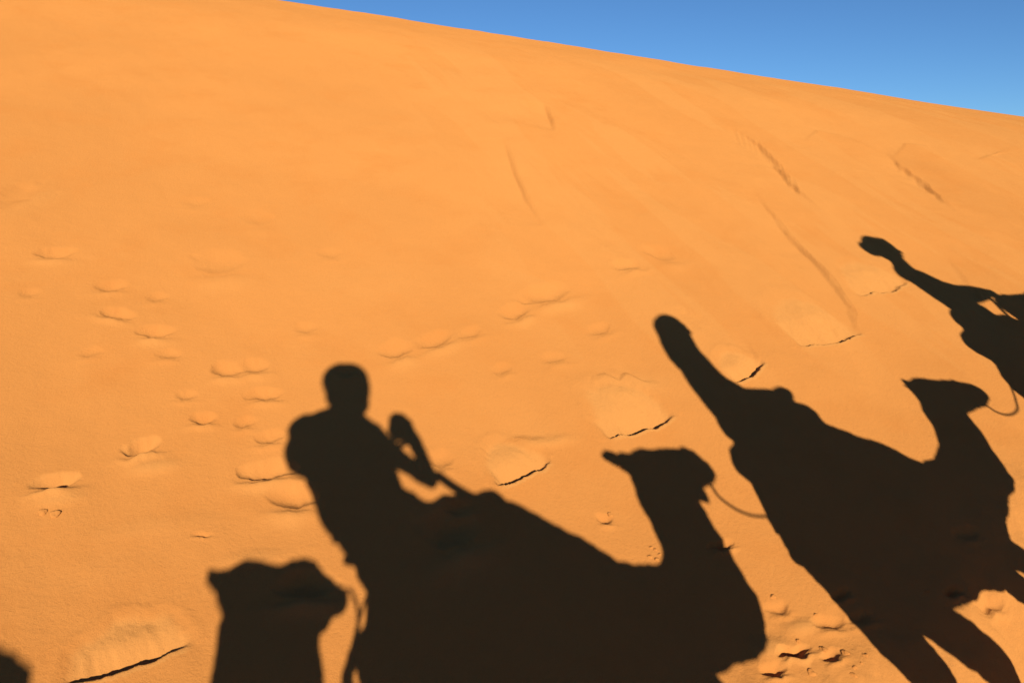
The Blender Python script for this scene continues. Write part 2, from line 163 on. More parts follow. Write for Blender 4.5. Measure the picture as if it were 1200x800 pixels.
FIG['rider3']=dict(
 torso=[[S(4.495,-.18,0,0.154),S(4.505,-.05,0,0.144),S(4.435,.10,0,0.139),S(4.365,.24,0,0.114)],
        [S(4.505,-.16,.1,0.134),S(4.485,.0,.12,0.114),S(4.375,.22,.15,0.089)],[S(4.505,-.16,-.1,0.134),S(4.485,.0,-.12,0.114),S(4.375,.22,-.15,0.089)],
        [S(4.375,.25,-.16,0.084),S(4.350,.28,0,0.094),S(4.375,.25,.16,0.084)]],
 neck=[[S(4.36,.30,.05,.10),S(4.40,.22,.0,.125),S(4.46,.14,0,.125)],[S(4.30,.30,0,.09),S(4.36,.38,0,.075)],[S(4.355,.32,0,0.084),S(4.365,.42,0,0.076)]],
 head=[[S(4.325,.56,0,0.114),S(4.345,.54,0,0.114)],[S(4.360,.51,0,0.099),S(4.365,.46,0,0.074)]],
 scarf=[[S(4.200,.575,0,0.079),S(4.305,.585,0,0.119),S(4.335,.565,0,0.129)]],
 armR=[[S(4.46,.02,0,0.134),S(4.57,-.05,0,0.099),S(4.58,-.14,0,0.104)],[S(4.415,.23,-.16,0.074),S(4.515,.08,-.17,0.066),S(4.605,.03,-.17,0.059)],[S(4.605,.03,-.17,0.059),S(4.725,.03,-.15,0.054),S(4.815,.03,-.1,0.046)]],
 armL=[[S(4.425,.24,.16,0.074),S(4.545,.13,.17,0.066),S(4.645,.09,.17,0.059)],[S(4.645,.09,.17,0.059),S(4.745,.07,.15,0.054),S(4.835,.04,.1,0.046)]],
 handR=[[S(4.835,.03,-.1,.033),S(4.885,.02,-.1,.038)]],
 handL=[[S(4.845,.035,.1,.033),S(4.895,.02,.1,.038)]],
 legs=[[(4.440,.08,-.18,.12),(4.600,.28,-.32,.10),(4.820,.36,-.47,.072),(4.760,.40,-.70,.06),(4.680,.41,-.9,.045)],[(4.440,-.08,-.18,.12),(4.600,-.28,-.32,.10),(4.820,-.36,-.47,.072),(4.760,-.40,-.70,.06),(4.680,-.41,-.9,.045)]],
 feet=[[(4.650,.41,-.95,.042),(4.840,.43,-.96,.036)],[(4.650,-.41,-.95,.042),(4.840,-.43,-.96,.036)]],
)
import bpy, bmesh, math, random
from mathutils import Vector, Matrix
random.seed(7); rng=np.random.default_rng(11)
C=bpy.context.scene.collection
ZO=2.5                                   # the trail under the photographer's camel is z = 0
def P3(u,w,v):                           # trail coordinates -> world
    return Vector((u*HD[0]+w*MD[0],u*HD[1]+w*MD[1],v+ZO))

# ---------------------------------------------------------------- materials
def mat(name,col,rough=.9,bump=0.,scale=40.,var=.0,vscale=6.,metal=0.):
    m=bpy.data.materials.new(name); m.use_nodes=True; nt=m.node_tree; b=nt.nodes['Principled BSDF']
    b.inputs['Roughness'].default_value=rough; b.inputs['Metallic'].default_value=metal
    b.inputs['Specular IOR Level'].default_value=.25
    tc=nt.nodes.new('ShaderNodeTexCoord')
    if var:
        n=nt.nodes.new('ShaderNodeTexNoise'); n.inputs['Scale'].default_value=vscale; n.inputs['Detail'].default_value=6
        nt.links.new(tc.outputs['Object'],n.inputs['Vector'])
        r=nt.nodes.new('ShaderNodeValToRGB'); e=r.color_ramp.elements
        e[0].position=.3; e[1].position=.7
        e[0].color=(*[c*(1-var) for c in col],1); e[1].color=(*[min(1,c*(1+var)) for c in col],1)
        nt.links.new(n.outputs['Fac'],r.inputs['Fac']); nt.links.new(r.outputs['Color'],b.inputs['Base Color'])
    else: b.inputs['Base Color'].default_value=(*col,1)
    if bump:
        n=nt.nodes.new('ShaderNodeTexNoise'); n.inputs['Scale'].default_value=scale; n.inputs['Detail'].default_value=8
        nt.links.new(tc.outputs['Object'],n.inputs['Vector'])
        k=nt.nodes.new('ShaderNodeBump'); k.inputs['Strength'].default_value=bump; k.inputs['Distance'].default_value=.01
        nt.links.new(n.outputs['Fac'],k.inputs['Height']); nt.links.new(k.outputs['Normal'],b.inputs['Normal'])
    return m

def sand_material():
    m=bpy.data.materials.new('orange_sand'); m.use_nodes=True; nt=m.node_tree; nt.nodes.clear()
    out=nt.nodes.new('ShaderNodeOutputMaterial'); d=nt.nodes.new('ShaderNodeBsdfDiffuse'); d.inputs['Roughness'].default_value=SAND_ROUGH
    nt.links.new(d.outputs[0],out.inputs['Surface'])
    geo=nt.nodes.new('ShaderNodeNewGeometry')
    def noise(scale,detail,rough=.55,vec=None):
        n=nt.nodes.new('ShaderNodeTexNoise'); n.inputs['Scale'].default_value=scale; n.inputs['Detail'].default_value=detail; n.inputs['Roughness'].default_value=rough
        nt.links.new(vec or geo.outputs['Position'],n.inputs['Vector']); return n.outputs['Fac']
    def mix(a,b,f):
        x=nt.nodes.new('ShaderNodeMix'); x.data_type='RGBA'
        for s,v in ((x.inputs[6],a),(x.inputs[7],b)):
            if isinstance(v,tuple): s.default_value=(*v,1)
            else: nt.links.new(v,s)
        nt.links.new(f,x.inputs[0]); return x.outputs[2]
    def ramp(f,a,b):
        r=nt.nodes.new('ShaderNodeMapRange'); r.inputs['From Min'].default_value=a; r.inputs['From Max'].default_value=b
        nt.links.new(f,r.inputs['Value']); return r.outputs['Result']
    c=SAND
    big=mix(tuple(x*.96 for x in c),tuple(x*1.03 for x in c),ramp(noise(.55,4),.35,.65))
    red=mix(big,(c[0]*.96,c[1]*.90,c[2]*.84),ramp(noise(2.3,5,.6),.5,.85))
    # grains: light quartz and dark grains of one or two millimetres
    at=nt.nodes.new('ShaderNodeAttribute'); at.attribute_name='loose'
    red=mix(red,(c[0]*1.04,c[1]*1.13,c[2]*1.22),at.outputs['Fac'])    # dry sand turned out of footprints and slides is paler than the wind crust
    gr=mix(red,tuple(x*.66 for x in c),ramp(noise(300,2,.7),.58,.80))
    gr=mix(gr,tuple(min(1,x*1.22) for x in c),ramp(noise(240,2,.7),.62,.82))
    nt.links.new(gr,d.inputs['Color'])
    # fine wind texture
    mp=nt.nodes.new('ShaderNodeMapping'); mp.inputs['Rotation'].default_value=(0,0,rad(-18)); mp.inputs['Scale'].default_value=(3,14,9)
    nt.links.new(geo.outputs['Position'],mp.inputs['Vector'])
    h1=noise(1.,4,.5,mp.outputs['Vector']); h2=noise(60,5,.65); h3=noise(300,3,.7)
    def mul(a,k):
        x=nt.nodes.new('ShaderNodeMath'); x.operation='MULTIPLY'; nt.links.new(a,x.inputs[0]); x.inputs[1].default_value=k; return x.outputs[0]
    def add(a,b):
        x=nt.nodes.new('ShaderNodeMath'); nt.links.new(a,x.inputs[0]); nt.links.new(b,x.inputs[1]); return x.outputs[0]
    hh=add(add(mul(h1,.14),mul(h2,.22)),mul(h3,.13))
    k=nt.nodes.new('ShaderNodeBump'); k.inputs['Strength'].default_value=1; k.inputs['Distance'].default_value=.02
    nt.links.new(hh,k.inputs['Height']); nt.links.new(k.outputs['Normal'],d.inputs['Normal'])
    return m
SAND=(.475,.181,.047); SAND_ROUGH=.6
M_SAND=sand_material()
M_CAMEL=mat('camel_hair',(.32,.19,.10),.95,.5,90,.18,5)
M_CAMEL_PALE=mat('pale_camel_hair',(.46,.32,.19),.95,.5,90,.15,5)
M_EYE=mat('dark_eye',(.02,.012,.008),.2)
M_PAD=mat('saddle_pad_cloth',(.22,.05,.035),.95,.6,60,.2,9)
M_BLANKET=mat('striped_wool_blanket',(.10,.13,.25),.95,.7,120,.25,14)
M_STEEL=mat('painted_steel',(.05,.05,.055),.45,.1,40,.1,20,.6)
M_ROPE=mat('hemp_rope',(.36,.26,.15),.95,.8,160,.2,60)
M_SKIN=mat('skin',(.50,.28,.18),.6,.1,90,.05,8)
M_JACKET=mat('dark_jacket',(.04,.055,.09),.85,.4,60,.15,10)
M_JACKET2=mat('olive_jacket',(.10,.11,.06),.85,.4,60,.15,10)
M_JACKET3=mat('grey_shirt',(.25,.24,.23),.85,.4,60,.15,10)
M_TROUSER=mat('trousers',(.09,.085,.08),.9,.4,60,.15,12)
M_SHOE=mat('leather_shoes',(.05,.03,.02),.6,.2,60,.1,12)
M_HAIR=mat('dark_hair',(.02,.014,.01),.6,.6,150)
M_SCARF=mat('blue_headscarf',(.03,.10,.30),.9,.6,80,.15,12)
M_PHONE=mat('phone_shell',(.02,.02,.022),.25)
M_GLASS=mat('phone_glass',(.005,.005,.006),.05)

# ---------------------------------------------------------------- object helpers
def link(name,me,m,parent=None):
    o=bpy.data.objects.new(name,me); C.objects.link(o)
    for x in (m if isinstance(m,(list,tuple)) else [m]): me.materials.append(x)
    if parent is not None: o.parent=parent; o.matrix_parent_inverse=Matrix.Translation(parent.location).inverted()
    return o
def tag(o,label,cat,group=None):
    o['label']=label; o['category']=cat
    if group: o['group']=group
    return o
def capsule(bm,a,b,ra,rb,n=18):
    a=Vector(a); b=Vector(b); d=b-a; L=d.length
    z=d.normalized() if L>1e-6 else Vector((0,0,1))
    x=z.orthogonal().normalized(); y=z.cross(x); rings=[]
    prof=[]
    for i in range(1,6): t=math.pi/2*i/5; prof.append((-ra*math.cos(t),ra*math.sin(t)))
    for i in range(0,5): t=math.pi/2*i/5; prof.append((L+rb*math.sin(t),rb*math.cos(t)))
    for h,r in prof: rings.append([bm.verts.new(a+z*h+(x*math.cos(2*math.pi*k/n)+y*math.sin(2*math.pi*k/n))*r) for k in range(n)])
    p0=bm.verts.new(a-z*ra); p1=bm.verts.new(b+z*rb)
    for k in range(n): bm.faces.new((p0,rings[0][(k+1)%n],rings[0][k])); bm.faces.new((p1,rings[-1][k],rings[-1][(k+1)%n]))
    for A,B in zip(rings,rings[1:]):
        for k in range(n): bm.faces.new((A[k],A[(k+1)%n],B[(k+1)%n],B[k]))
from mathutils import noise as mn
pnoise=mn.noise
def solid(name,chains,origin,voxel,smooth,m,parent=None,tagmat=None,rough=0.):
    """one continuous skin grown round chains of tapering limbs given as world points (x,y,z,r)"""
    bm=bmesh.new()
    for ch in chains:
        for A,B in zip(ch,ch[1:] if len(ch)>1 else ch):
            if (Vector(A[:3])-Vector(B[:3])).length<1e-5 and len(ch)>1: continue
            capsule(bm,A[:3],B[:3],A[3],B[3])
    bmesh.ops.translate(bm,vec=-Vector(origin),verts=bm.verts)
    me=bpy.data.meshes.new(name); bm.to_mesh(me); bm.free()
    t=bpy.data.objects.new('tmp',me); C.objects.link(t)
    r=t.modifiers.new('r','REMESH'); r.mode='VOXEL'; r.voxel_size=voxel
    s=t.modifiers.new('s','SMOOTH'); s.factor=.5; s.iterations=smooth
    dg=bpy.context.evaluated_depsgraph_get(); out=bpy.data.meshes.new_from_object(t.evaluated_get(dg)); out.name=name
    bpy.data.objects.remove(t); bpy.data.meshes.remove(me)
    out.materials.clear()
    if rough:
        n=len(out.vertices); co=np.empty(n*3); no=np.empty(n*3); out.vertices.foreach_get('co',co); out.vertices.foreach_get('normal',no)
        co=co.reshape(-1,3); no=no.reshape(-1,3); d=np.empty(n)
        for i in range(n):
            p=Vector(co[i]); d[i]=pnoise(p*12)+.5*pnoise(p*31)+.35*pnoise(p*70)
        out.vertices.foreach_set('co',(co+no*(d*rough)[:,None]).ravel())
    out.polygons.foreach_set('use_smooth',np.ones(len(out.polygons),bool))
    if tagmat:                              # each face takes the cloth or skin of the nearest limb
        segs=[];ids=[]
        for (chs,k) in tagmat:
            for ch in chs:
                for A,B in zip(ch,ch[1:] if len(ch)>1 else ch): segs.append((*A,*B)); ids.append(k)
        sg=np.array(segs); ids=np.array(ids); n=len(out.polygons); c=np.empty(n*3); out.polygons.foreach_get('center',c); c=c.reshape(-1,3)+np.array(origin)
        best=np.full(n,1e9); bi=np.zeros(n,int)
        for q,k in zip(sg,ids):
            a=q[:3]; d=q[4:7]-a; tt=np.clip(((c-a)@d)/max(d@d,1e-9),0,1); dist=np.linalg.norm(c-a-tt[:,None]*d,axis=1)-(q[3]+(q[7]-q[3])*tt)
            w=dist<best; best[w]=dist[w]; bi[w]=k
        o=link(name,out,m,parent); o.location=origin
        out.polygons.foreach_set('material_index',bi.astype(np.int32))
    else: o=link(name,out,m,parent); o.location=origin
    return o
def W(chains): return [[(*P3(u,w,v),r+.003) for u,w,v,r in ch] for ch in chains]
def tube(name,pts,r,m,parent=None,origin=None,n=10,closed=False):
    P=[Vector(p) for p in pts]
    bm=bmesh.new(); rings=[]; N=len(P)
    for i,p in enumerate(P):
        t=(P[(i+1)%N] if (closed or i<N-1) else p)-(P[i-1] if (closed or i>0) else p); t.normalize()
        x=t.cross(Vector((.13,.27,.95))).normalized(); y=t.cross(x)
        rings.append([bm.verts.new(p+(x*math.cos(2*math.pi*k/n)+y*math.sin(2*math.pi*k/n))*r) for k in range(n)])
    for A,B in list(zip(rings,rings[1:]))+([(rings[-1],rings[0])] if closed else []):
        for k in range(n): f=bm.faces.new((A[k],A[(k+1)%n],B[(k+1)%n],B[k])); f.smooth=True
    if not closed: bm.faces.new(rings[0][::-1]); bm.faces.new(rings[-1])
    o0=Vector(origin) if origin is not None else P[0].copy()
    bmesh.ops.translate(bm,vec=-o0,verts=bm.verts)
    bmesh.ops.recalc_face_normals(bm,faces=bm.faces)
    me=bpy.data.meshes.new(name); bm.to_mesh(me); bm.free()
    o=link(name,me,m,parent); o.location=o0; return o
def spline(P,n=10):
    P=[Vector(p) for p in P]; out=[]
    for i in range(len(P)-1):
        a=P[max(i-1,0)];b=P[i];c=P[i+1];d=P[min(i+2,len(P)-1)]
        for k in range(n):
            t=k/n; out.append(.5*((2*b)+(c-a)*t+(2*a-5*b+4*c-d)*t*t+(3*b-a-3*c+d)*t**3))
    return out+[P[-1]]

# ---------------------------------------------------------------- dune
def lattice(seed):
    a=np.random.default_rng(seed).random((257,257)); a[256]=a[0]; a[:,256]=a[:,0]; return a
LAT=[lattice(i) for i in range(6)]
def vnoise(x,y,k=0):
    L=LAT[k%6]; xi=np.floor(x).astype(int); yi=np.floor(y).astype(int); fx=x-xi; fy=y-yi
    fx=fx*fx*(3-2*fx); fy=fy*fy*(3-2*fy); xi&=255; yi&=255
    return (L[xi,yi]*(1-fx)+L[xi+1,yi]*fx)*(1-fy)+(L[xi,yi+1]*(1-fx)+L[xi+1,yi+1]*fx)*fy-.5
def fbm(x,y,o=4,k=0):
    s=0;a=1.
    for i in range(o): s=s+a*vnoise(x*2**i+17.3*i,y*2**i+5.1*i,k+i); a*=.5
    return s
def detail(x,y,mask=False):
    """footprints, slumps, scarps and undulation pressed into the near face of the dune (metres along the surface normal)"""
    z=np.zeros_like(x); lo_=np.zeros_like(x)
    a=x*E[0]+y*E[1]; b=x*G[0]+y*G[1]; m=x*MD[0]+y*MD[1]
    z+=.050*fbm(a*.55,b*.38,3,0)+.015*fbm(a*2.0,b*1.4,4,2)
    z+=.0030*fbm(a*8,b*5,4,1)
    uu=x*HD[0]+y*HD[1]; tr=(1-sstep((m-1.15)/.85))*sstep((uu-1.6)/.8)
    z+=tr*(.045*fbm(a*3.1,b*3.1,3,3)+.013*fbm(a*7.+b*2.,b*7.-a*2.,4,4))
    sl=sstep((a-.9)/1.5)*(1-sstep((b-9)/2.))*sstep((b-3)/1.5)   # old slides on the right-hand part of the slope
    t_=fbm(a*2.4+.25*b,b*.42,4,5); z+=sl*(.030*t_+.012*np.maximum(fbm(a*6.+.6*b,b*.9,3,1),0)); lo_+=sl*.35*sstep((t_-.02)/.10)
    for cx,cy,ex,ey,A,Lq,dep,kind in BOWLS:
        R=max(A,Lq)*2.6+.1; idx=np.nonzero((np.abs(x-cx)<R)&(np.abs(y-cy)<R))[0]
        if not len(idx): continue
        X=x[idx]-cx; Y=y[idx]-cy; p=X*ex+Y*ey; q=-X*ey+Y*ex
        wob=1+.5*vnoise(p*14+cx*9,q*14+cy*7,1); q=q+.022*vnoise(p*20+cx*31,p*0+cy*3,3)+.009*vnoise(p*52+cx*31,q*10+cy*3,4)
        if kind==0:
            hb=Lq/2; pn=p/(A*1.2); qn=(q-hb)/hb
            pn=pn*wob
            rr=pn*pn+qn*qn; ins=np.maximum(1-rr,0)
            d=-dep*ins**(1.3+1.1*np.clip(qn+.3,0,1.3))*(1-.40*qn)/1.05
            d+=.42*dep*np.exp(-((qn+1.5)/.42)**2-(pn/.8)**2)*np.clip((-.98-qn)/.3,0,1)
            lo_[idx]=np.maximum(lo_[idx],.75*sstep(ins/.35)*np.clip((dep-.034)/.02,0.,1)); lo_[idx]=np.maximum(lo_[idx],.8*np.clip((dep-.02)/.02,0,1)*np.exp(-((qn+1.7)/.55)**2-(pn/.85)**2)*np.clip((-.98-qn)/.3,0,1))
        else:
            pn=p/(A*1.25); lip=q-.16*A*pn*pn+.14*A*vnoise(p*5+cx*3,cy+p*0,2)+.002*vnoise(p*14+cx,cy+p*0,3)
            ang=np.arctan2(lip/Lq,pn)
            e=np.sqrt(pn*pn+(np.maximum(lip,0)/Lq)**2)+.16*vnoise(ang*2.6+cx*5,ang*0+cy*3,4)+.06*vnoise(ang*9+cx*5,ang*0+cy*3,5)
            s=np.clip(1-lip/Lq,0,1); ins=sstep((1-e)/.27)
            win=np.maximum(1-np.abs(pn)**2.2,0)
            d=-.62*dep*ins*(.26+.74*s*win**.8*(.8+.8*vnoise(p*5+cy*5,p*0+cx,5)))*sstep(lip/(.024+.035*np.clip(vnoise(p*7+cx*5,p*0+cy,2)+.2,0,1)))
            d+=-.2*dep*np.exp(-((lip-.1*Lq)/(.25*Lq))**2)*win*ins*sstep(lip/.012)
            d+=np.clip(win,0,1)*.20*dep*np.exp(-np.maximum(-lip,0)/.12)*(1-sstep((lip+.005)/.012))
            d+=.05*dep*np.exp(-((e-1.06)/.08)**2)*(lip>0)
            d+=ins*(lip>0)*.014*fbm(p*13,q*7,4,3)*(.4+.6*s)
            d+=.46*dep*np.exp(-(pn/.85)**2-((lip/Lq-.42)/.33)**2)*(lip>0)*ins      # the slid sand stands up as a low lump
            lo_[idx]=np.maximum(lo_[idx],.95*ins*(lip>-.02))
        z[idx]+=d
    for cx,cy,A,Bq,h in MOUNDS:
        X=x-cx; Y=y-cy; p=X*E[0]+Y*E[1]; q=X*G[0]+Y*G[1]
        idx=np.nonzero((np.abs(p)<A*2.5)&(np.abs(q)<Bq*3))[0]
        pp=p[idx]/A; qq=q[idx]/Bq; rr=pp*pp+qq*qq*(1+.4*(qq<0)); z[idx]+=h*np.exp(-rr**1.3); lo_[idx]=np.maximum(lo_[idx],.7*np.clip(h/.012,0,1)*np.exp(-rr**1.3))
    for pts,h,wd,sg,ro in SCARPS:
        Q=np.array(pts); lo=Q.min(0)-wd*3.2-.1; hi=Q.max(0)+wd*3.2+.1
        idx=np.nonzero((x>lo[0])&(x<hi[0])&(y>lo[1])&(y<hi[1]))[0]
        if not len(idx): continue
        X=x[idx];Y=y[idx]; seg=np.linalg.norm(np.diff(Q,axis=0),axis=1); cum=np.r_[0,np.cumsum(seg)]
        bd=np.full(len(idx),1e9); sd=np.zeros(len(idx)); tt=np.zeros(len(idx))
        for i in range(len(seg)):
            e=(Q[i+1]-Q[i])/seg[i]; t=np.clip((X-Q[i,0])*e[0]+(Y-Q[i,1])*e[1],0,seg[i])
            dx=X-Q[i,0]-t*e[0]; dy=Y-Q[i,1]-t*e[1]; dd=np.hypot(dx,dy); w=dd<bd
            bd[w]=dd[w]; sd[w]=np.sign(e[0]*dy-e[1]*dx)[w]; tt[w]=((cum[i]+t)/cum[-1])[w]
        d=bd*sd*sg+ro*(.085*vnoise((X*E[0]+Y*E[1])*15,(X*G[0]+Y*G[1])*3.,2)+.02*vnoise(X*30,Y*13,4))
        tp=np.sin(np.pi*np.clip(tt,.001,.999))**.7*(1-.55*ro*np.abs(vnoise(tt*9+h*100,tt*0+3.,1))*2)
        pr=np.where(d>0,sstep(d/.045)*np.exp(-d/wd),0)-.22*np.where(d<=0,np.exp(d/(.25*wd)),0)*1
        z[idx]+=-h*tp*pr; lo_[idx]=np.maximum(lo_[idx],.5*tp*np.where(d>0,sstep(d/.05)*np.exp(-d/(wd*1.6)),0))
    return (z,np.clip(lo_+tr*.45,0,1)) if mask else z
def build_dune():
    th=np.unique(np.round(np.r_[np.arange(-180,-75,4.),np.arange(-75,-41,.5),np.arange(-41,41,.055),np.arange(41,75,.5),np.arange(75,180,4.)],4))
    r=np.r_[np.geomspace(.06,1.85,70,endpoint=False),np.geomspace(1.85,17.,1060,endpoint=False),np.geomspace(17.,32,100,endpoint=False),np.geomspace(32,2500,90)]
    T,Rr=np.meshgrid(np.radians(th),r); x=(Rr*np.sin(T)).ravel(); y=(Rr*np.cos(T)).ravel()
    z=base(x,y); near=np.nonzero(np.hypot(x,y)<20)[0]
    d,lm_=detail(x[near],y[near],True); d=d*(1-sstep((np.hypot(x[near],y[near])-14)/5.))
    nz=np.cos(rad(SLOPE)); x2=x.copy(); y2=y.copy()
    z[near]+=d*nz; x2[near]-=d*np.sin(rad(SLOPE))*G[0]; y2[near]-=d*np.sin(rad(SLOPE))*G[1]
    n=len(th); k=len(r)
    co=np.c_[x2,y2,z+ZO].astype(np.float32); co=np.r_[co,[[0,0,base(np.zeros(1),np.zeros(1))[0]+ZO]]].astype(np.float32)
    i=np.arange(k-1)[:,None]*n; j=np.arange(n)[None]; jn=(j+1)%n
    quads=np.stack([i+j,i+n+j,i+n+jn,i+jn],-1).reshape(-1,4)[:, ::-1]
    c=len(co)-1; tri=np.stack([np.full(n,c),(np.arange(n)+1)%n,np.arange(n)],-1)[:, ::1]
    nq=len(quads); nt=len(tri)
    me=bpy.data.meshes.new('sand_dune'); me.vertices.add(len(co)); me.vertices.foreach_set('co',co.ravel())
    me.loops.add(nq*4+nt*3); me.loops.foreach_set('vertex_index',np.r_[quads.ravel(),tri.ravel()].astype(np.int32))
    me.polygons.add(nq+nt); me.polygons.foreach_set('loop_start',np.r_[np.arange(nq)*4,nq*4+np.arange(nt)*3].astype(np.int32))
    me.polygons.foreach_set('loop_total',np.r_[np.full(nq,4),np.full(nt,3)].astype(np.int32))
    me.polygons.foreach_set('use_smooth',np.ones(nq+nt,bool)); me.update(calc_edges=True); me.validate()
    att=me.attributes.new('loose','FLOAT','POINT'); lv=np.zeros(len(co),np.float32); lv[near]=lm_; att.data.foreach_set('value',lv)
    if me.polygons[nq//2].normal.z<0: me.flip_normals()
    o=link('ground',me,M_SAND); o['kind']='structure'; return o
build_dune()

# ---------------------------------------------------------------- sand crumbs lying on the face
def clod(p,r,label,group):
    bm=bmesh.new(); bmesh.ops.create_icosphere(bm,subdivisions=3,radius=r)
    o=Vector([random.random()*50 for _ in range(3)])
    for v in bm.verts:
        q=v.co/r; nz=.25*math.sin(2.3*q.x+o.x)*math.sin(2.9*q.y+o.y)+.18*math.sin(4.7*q.z+o.z+q.x*3)+.1*math.sin(9*q.y+o.x)*math.sin(8*q.x+o.z)
        v.co=Vector((v.co.x*1.15,v.co.y*.95,v.co.z*.55))*(1+nz)
    for f in bm.faces: f.smooth=True
    me=bpy.data.meshes.new('sand_clod'); bm.to_mesh(me); bm.free()
    ob=link('sand_clod',me,M_SAND); ob.location=(p[0],p[1],p[2]+ZO+r*.08); ob.rotation_euler=Vector((-.13,-.4,.91)).to_track_quat('Z','Y').to_euler()
    return tag(ob,label,'sand clod',group)
for i,p in enumerate(CLODS):
    q=np.array([p[0]]),np.array([p[1]]); zz=float(base(*q)[0]+detail(*q)[0]*np.cos(rad(SLOPE)))
    pp=(p[0],p[1],zz)
    if i==0: clod(pp,.014,'left of two small sand lumps below the lowest footprint at far left',None)
    elif i==1: clod(pp,.017,'right of two small sand lumps below the lowest footprint at far left',None)
    elif i<7: clod(pp,.006+.004*random.random(),'tiny sand crumb in the lit notch behind the middle camel\'s neck shadow','sand crumbs behind the neck shadow')
    elif i in (15,16): clod(pp,.011,('small sand crumb beside a shallow dent left of the middle camel\'s head shadow','small sand crumb lying above the middle camel\'s ear shadow')[i-15],None)
    else: clod(pp,.007+.007*random.random(),'small crumb of trampled sand near the camel leg shadows','crumbs on the trampled sand')

# ---------------------------------------------------------------- camels
def fit_ground(chs,dz=0): return chs
def camel(key,label,hair,head):
    f=FIG[key]; ch=f['body']+f['ears']+f['legs']; cu=sum(c[0][0] for c in f['body'][:1])/1.
    org=P3(cu+.4,0,gz(cu+.4))
    o=solid('camel',W(ch),org,.012,5,hair,rough=.011); tag(o,label,'camel','camels of the caravan')
    # eyes, halter
    hu,hv,hr=head
    for s in (1,-1):
        e=solid('eye',[[(*P3(hu,s*hr*.86,hv+.02),.017)]*2],P3(hu,s*hr*.86,hv+.02),.004,1,M_EYE,o)
    ring=lambda u,v,r: [P3(u+.25*r*math.sin(t),r*math.cos(t),v+r*math.sin(t)) for t in [2*math.pi*k/24 for k in range(24)]]
    mz=f['muzzle']
    hl=tube('halter',ring(*mz),.007,M_ROPE,o,closed=True)
    for s in (1,-1): tube('cheek_strap',spline([P3(mz[0],s*mz[2],mz[1]),P3((mz[0]+hu)/2,s*(mz[2]+hr)/2*1.06,(mz[1]+hv)/2),P3(hu-.1,s*hr*1.04,hv+.03)],6),.006,M_ROPE,hl)
    return o
FIG['camel1']['muzzle']=(1.575,-.535,.088); FIG['camel2']['muzzle']=(3.72,-.54,.074); FIG['camel3']['muzzle']=(5.99,-.30,.074); FIG['camel0']['muzzle']=(-.40,-.61,.086)
camel('camel1','camel carrying the photographer, its head and neck shadow in the bottom middle',M_CAMEL,(1.38,-.48,.095))
camel('camel2','second camel ahead, whose whole shadow with legs lies at the right',M_CAMEL_PALE,(3.50,-.49,.095))
camel('camel3','foremost camel, only its rump shadow reaching the right edge',M_CAMEL,(5.77,-.25,.095))
camel('camel0','rearmost camel, only its head shadow showing at the bottom left',M_CAMEL_PALE,(-.62,-.53,.09))

# ---------------------------------------------------------------- saddles
def saddle_thing(key,hkey,label,du,dv):
    ch=W(FIG[key]['pad']); org=P3(du+.2,0,-.6+dv)
    o=solid('saddle',ch,org,.012,3,M_PAD,rough=.012); tag(o,label,'saddle','saddles of the caravan')
    bm=bmesh.new()
    prof=[(-.43,-1.0),(-.42,-.86),(-.405,-.74),(-.36,-.61),(-.27,-.50),(-.13,-.435),(0,-.42),(.13,-.435),(.27,-.50),(.36,-.61),(.405,-.74),(.42,-.86),(.43,-1.0)]
    us=[.07+.35*i/8 for i in range(9)]; V=[]
    for i,u in enumerate(us):
        V.append([bm.verts.new(P3(u+du,w+.006*math.sin(i*2.1+j),v+dv+.004*math.sin(i*1.7+j*2.3))-org) for j,(w,v) in enumerate(prof)])
    for A,B in zip(V,V[1:]):
        for j in range(len(prof)-1): bm.faces.new((A[j],A[j+1],B[j+1],B[j])).smooth=True
    bmesh.ops.solidify(bm,geom=bm.faces[:],thickness=.012)
    bmesh.ops.recalc_face_normals(bm,faces=bm.faces)
    me=bpy.data.meshes.new('blanket'); bm.to_mesh(me); bm.free(); b=link('blanket',me,M_BLANKET,o); b.location=org
    if hkey:
        for c in FIG[hkey]['t']:
            tube('handle',spline([P3(*p[:3]) for p in c],6),c[0][3],M_STEEL,o)
    return o
saddle_thing('saddle1','handle1','saddle under the photographer, its steel handle shadow rising before the elbow',0,0)
saddle_thing('saddle2','handle2','saddle on the second camel under the hooded rider',2.04,-.02)
saddle_thing('saddle3','handle3','saddle with rolled pack on the foremost camel, its shadow at the right edge',4.36,.26)
saddle_thing('saddle0',None,'empty saddle on the rearmost camel, its dark shadow tip in the lower left corner',-2.10,-.02)

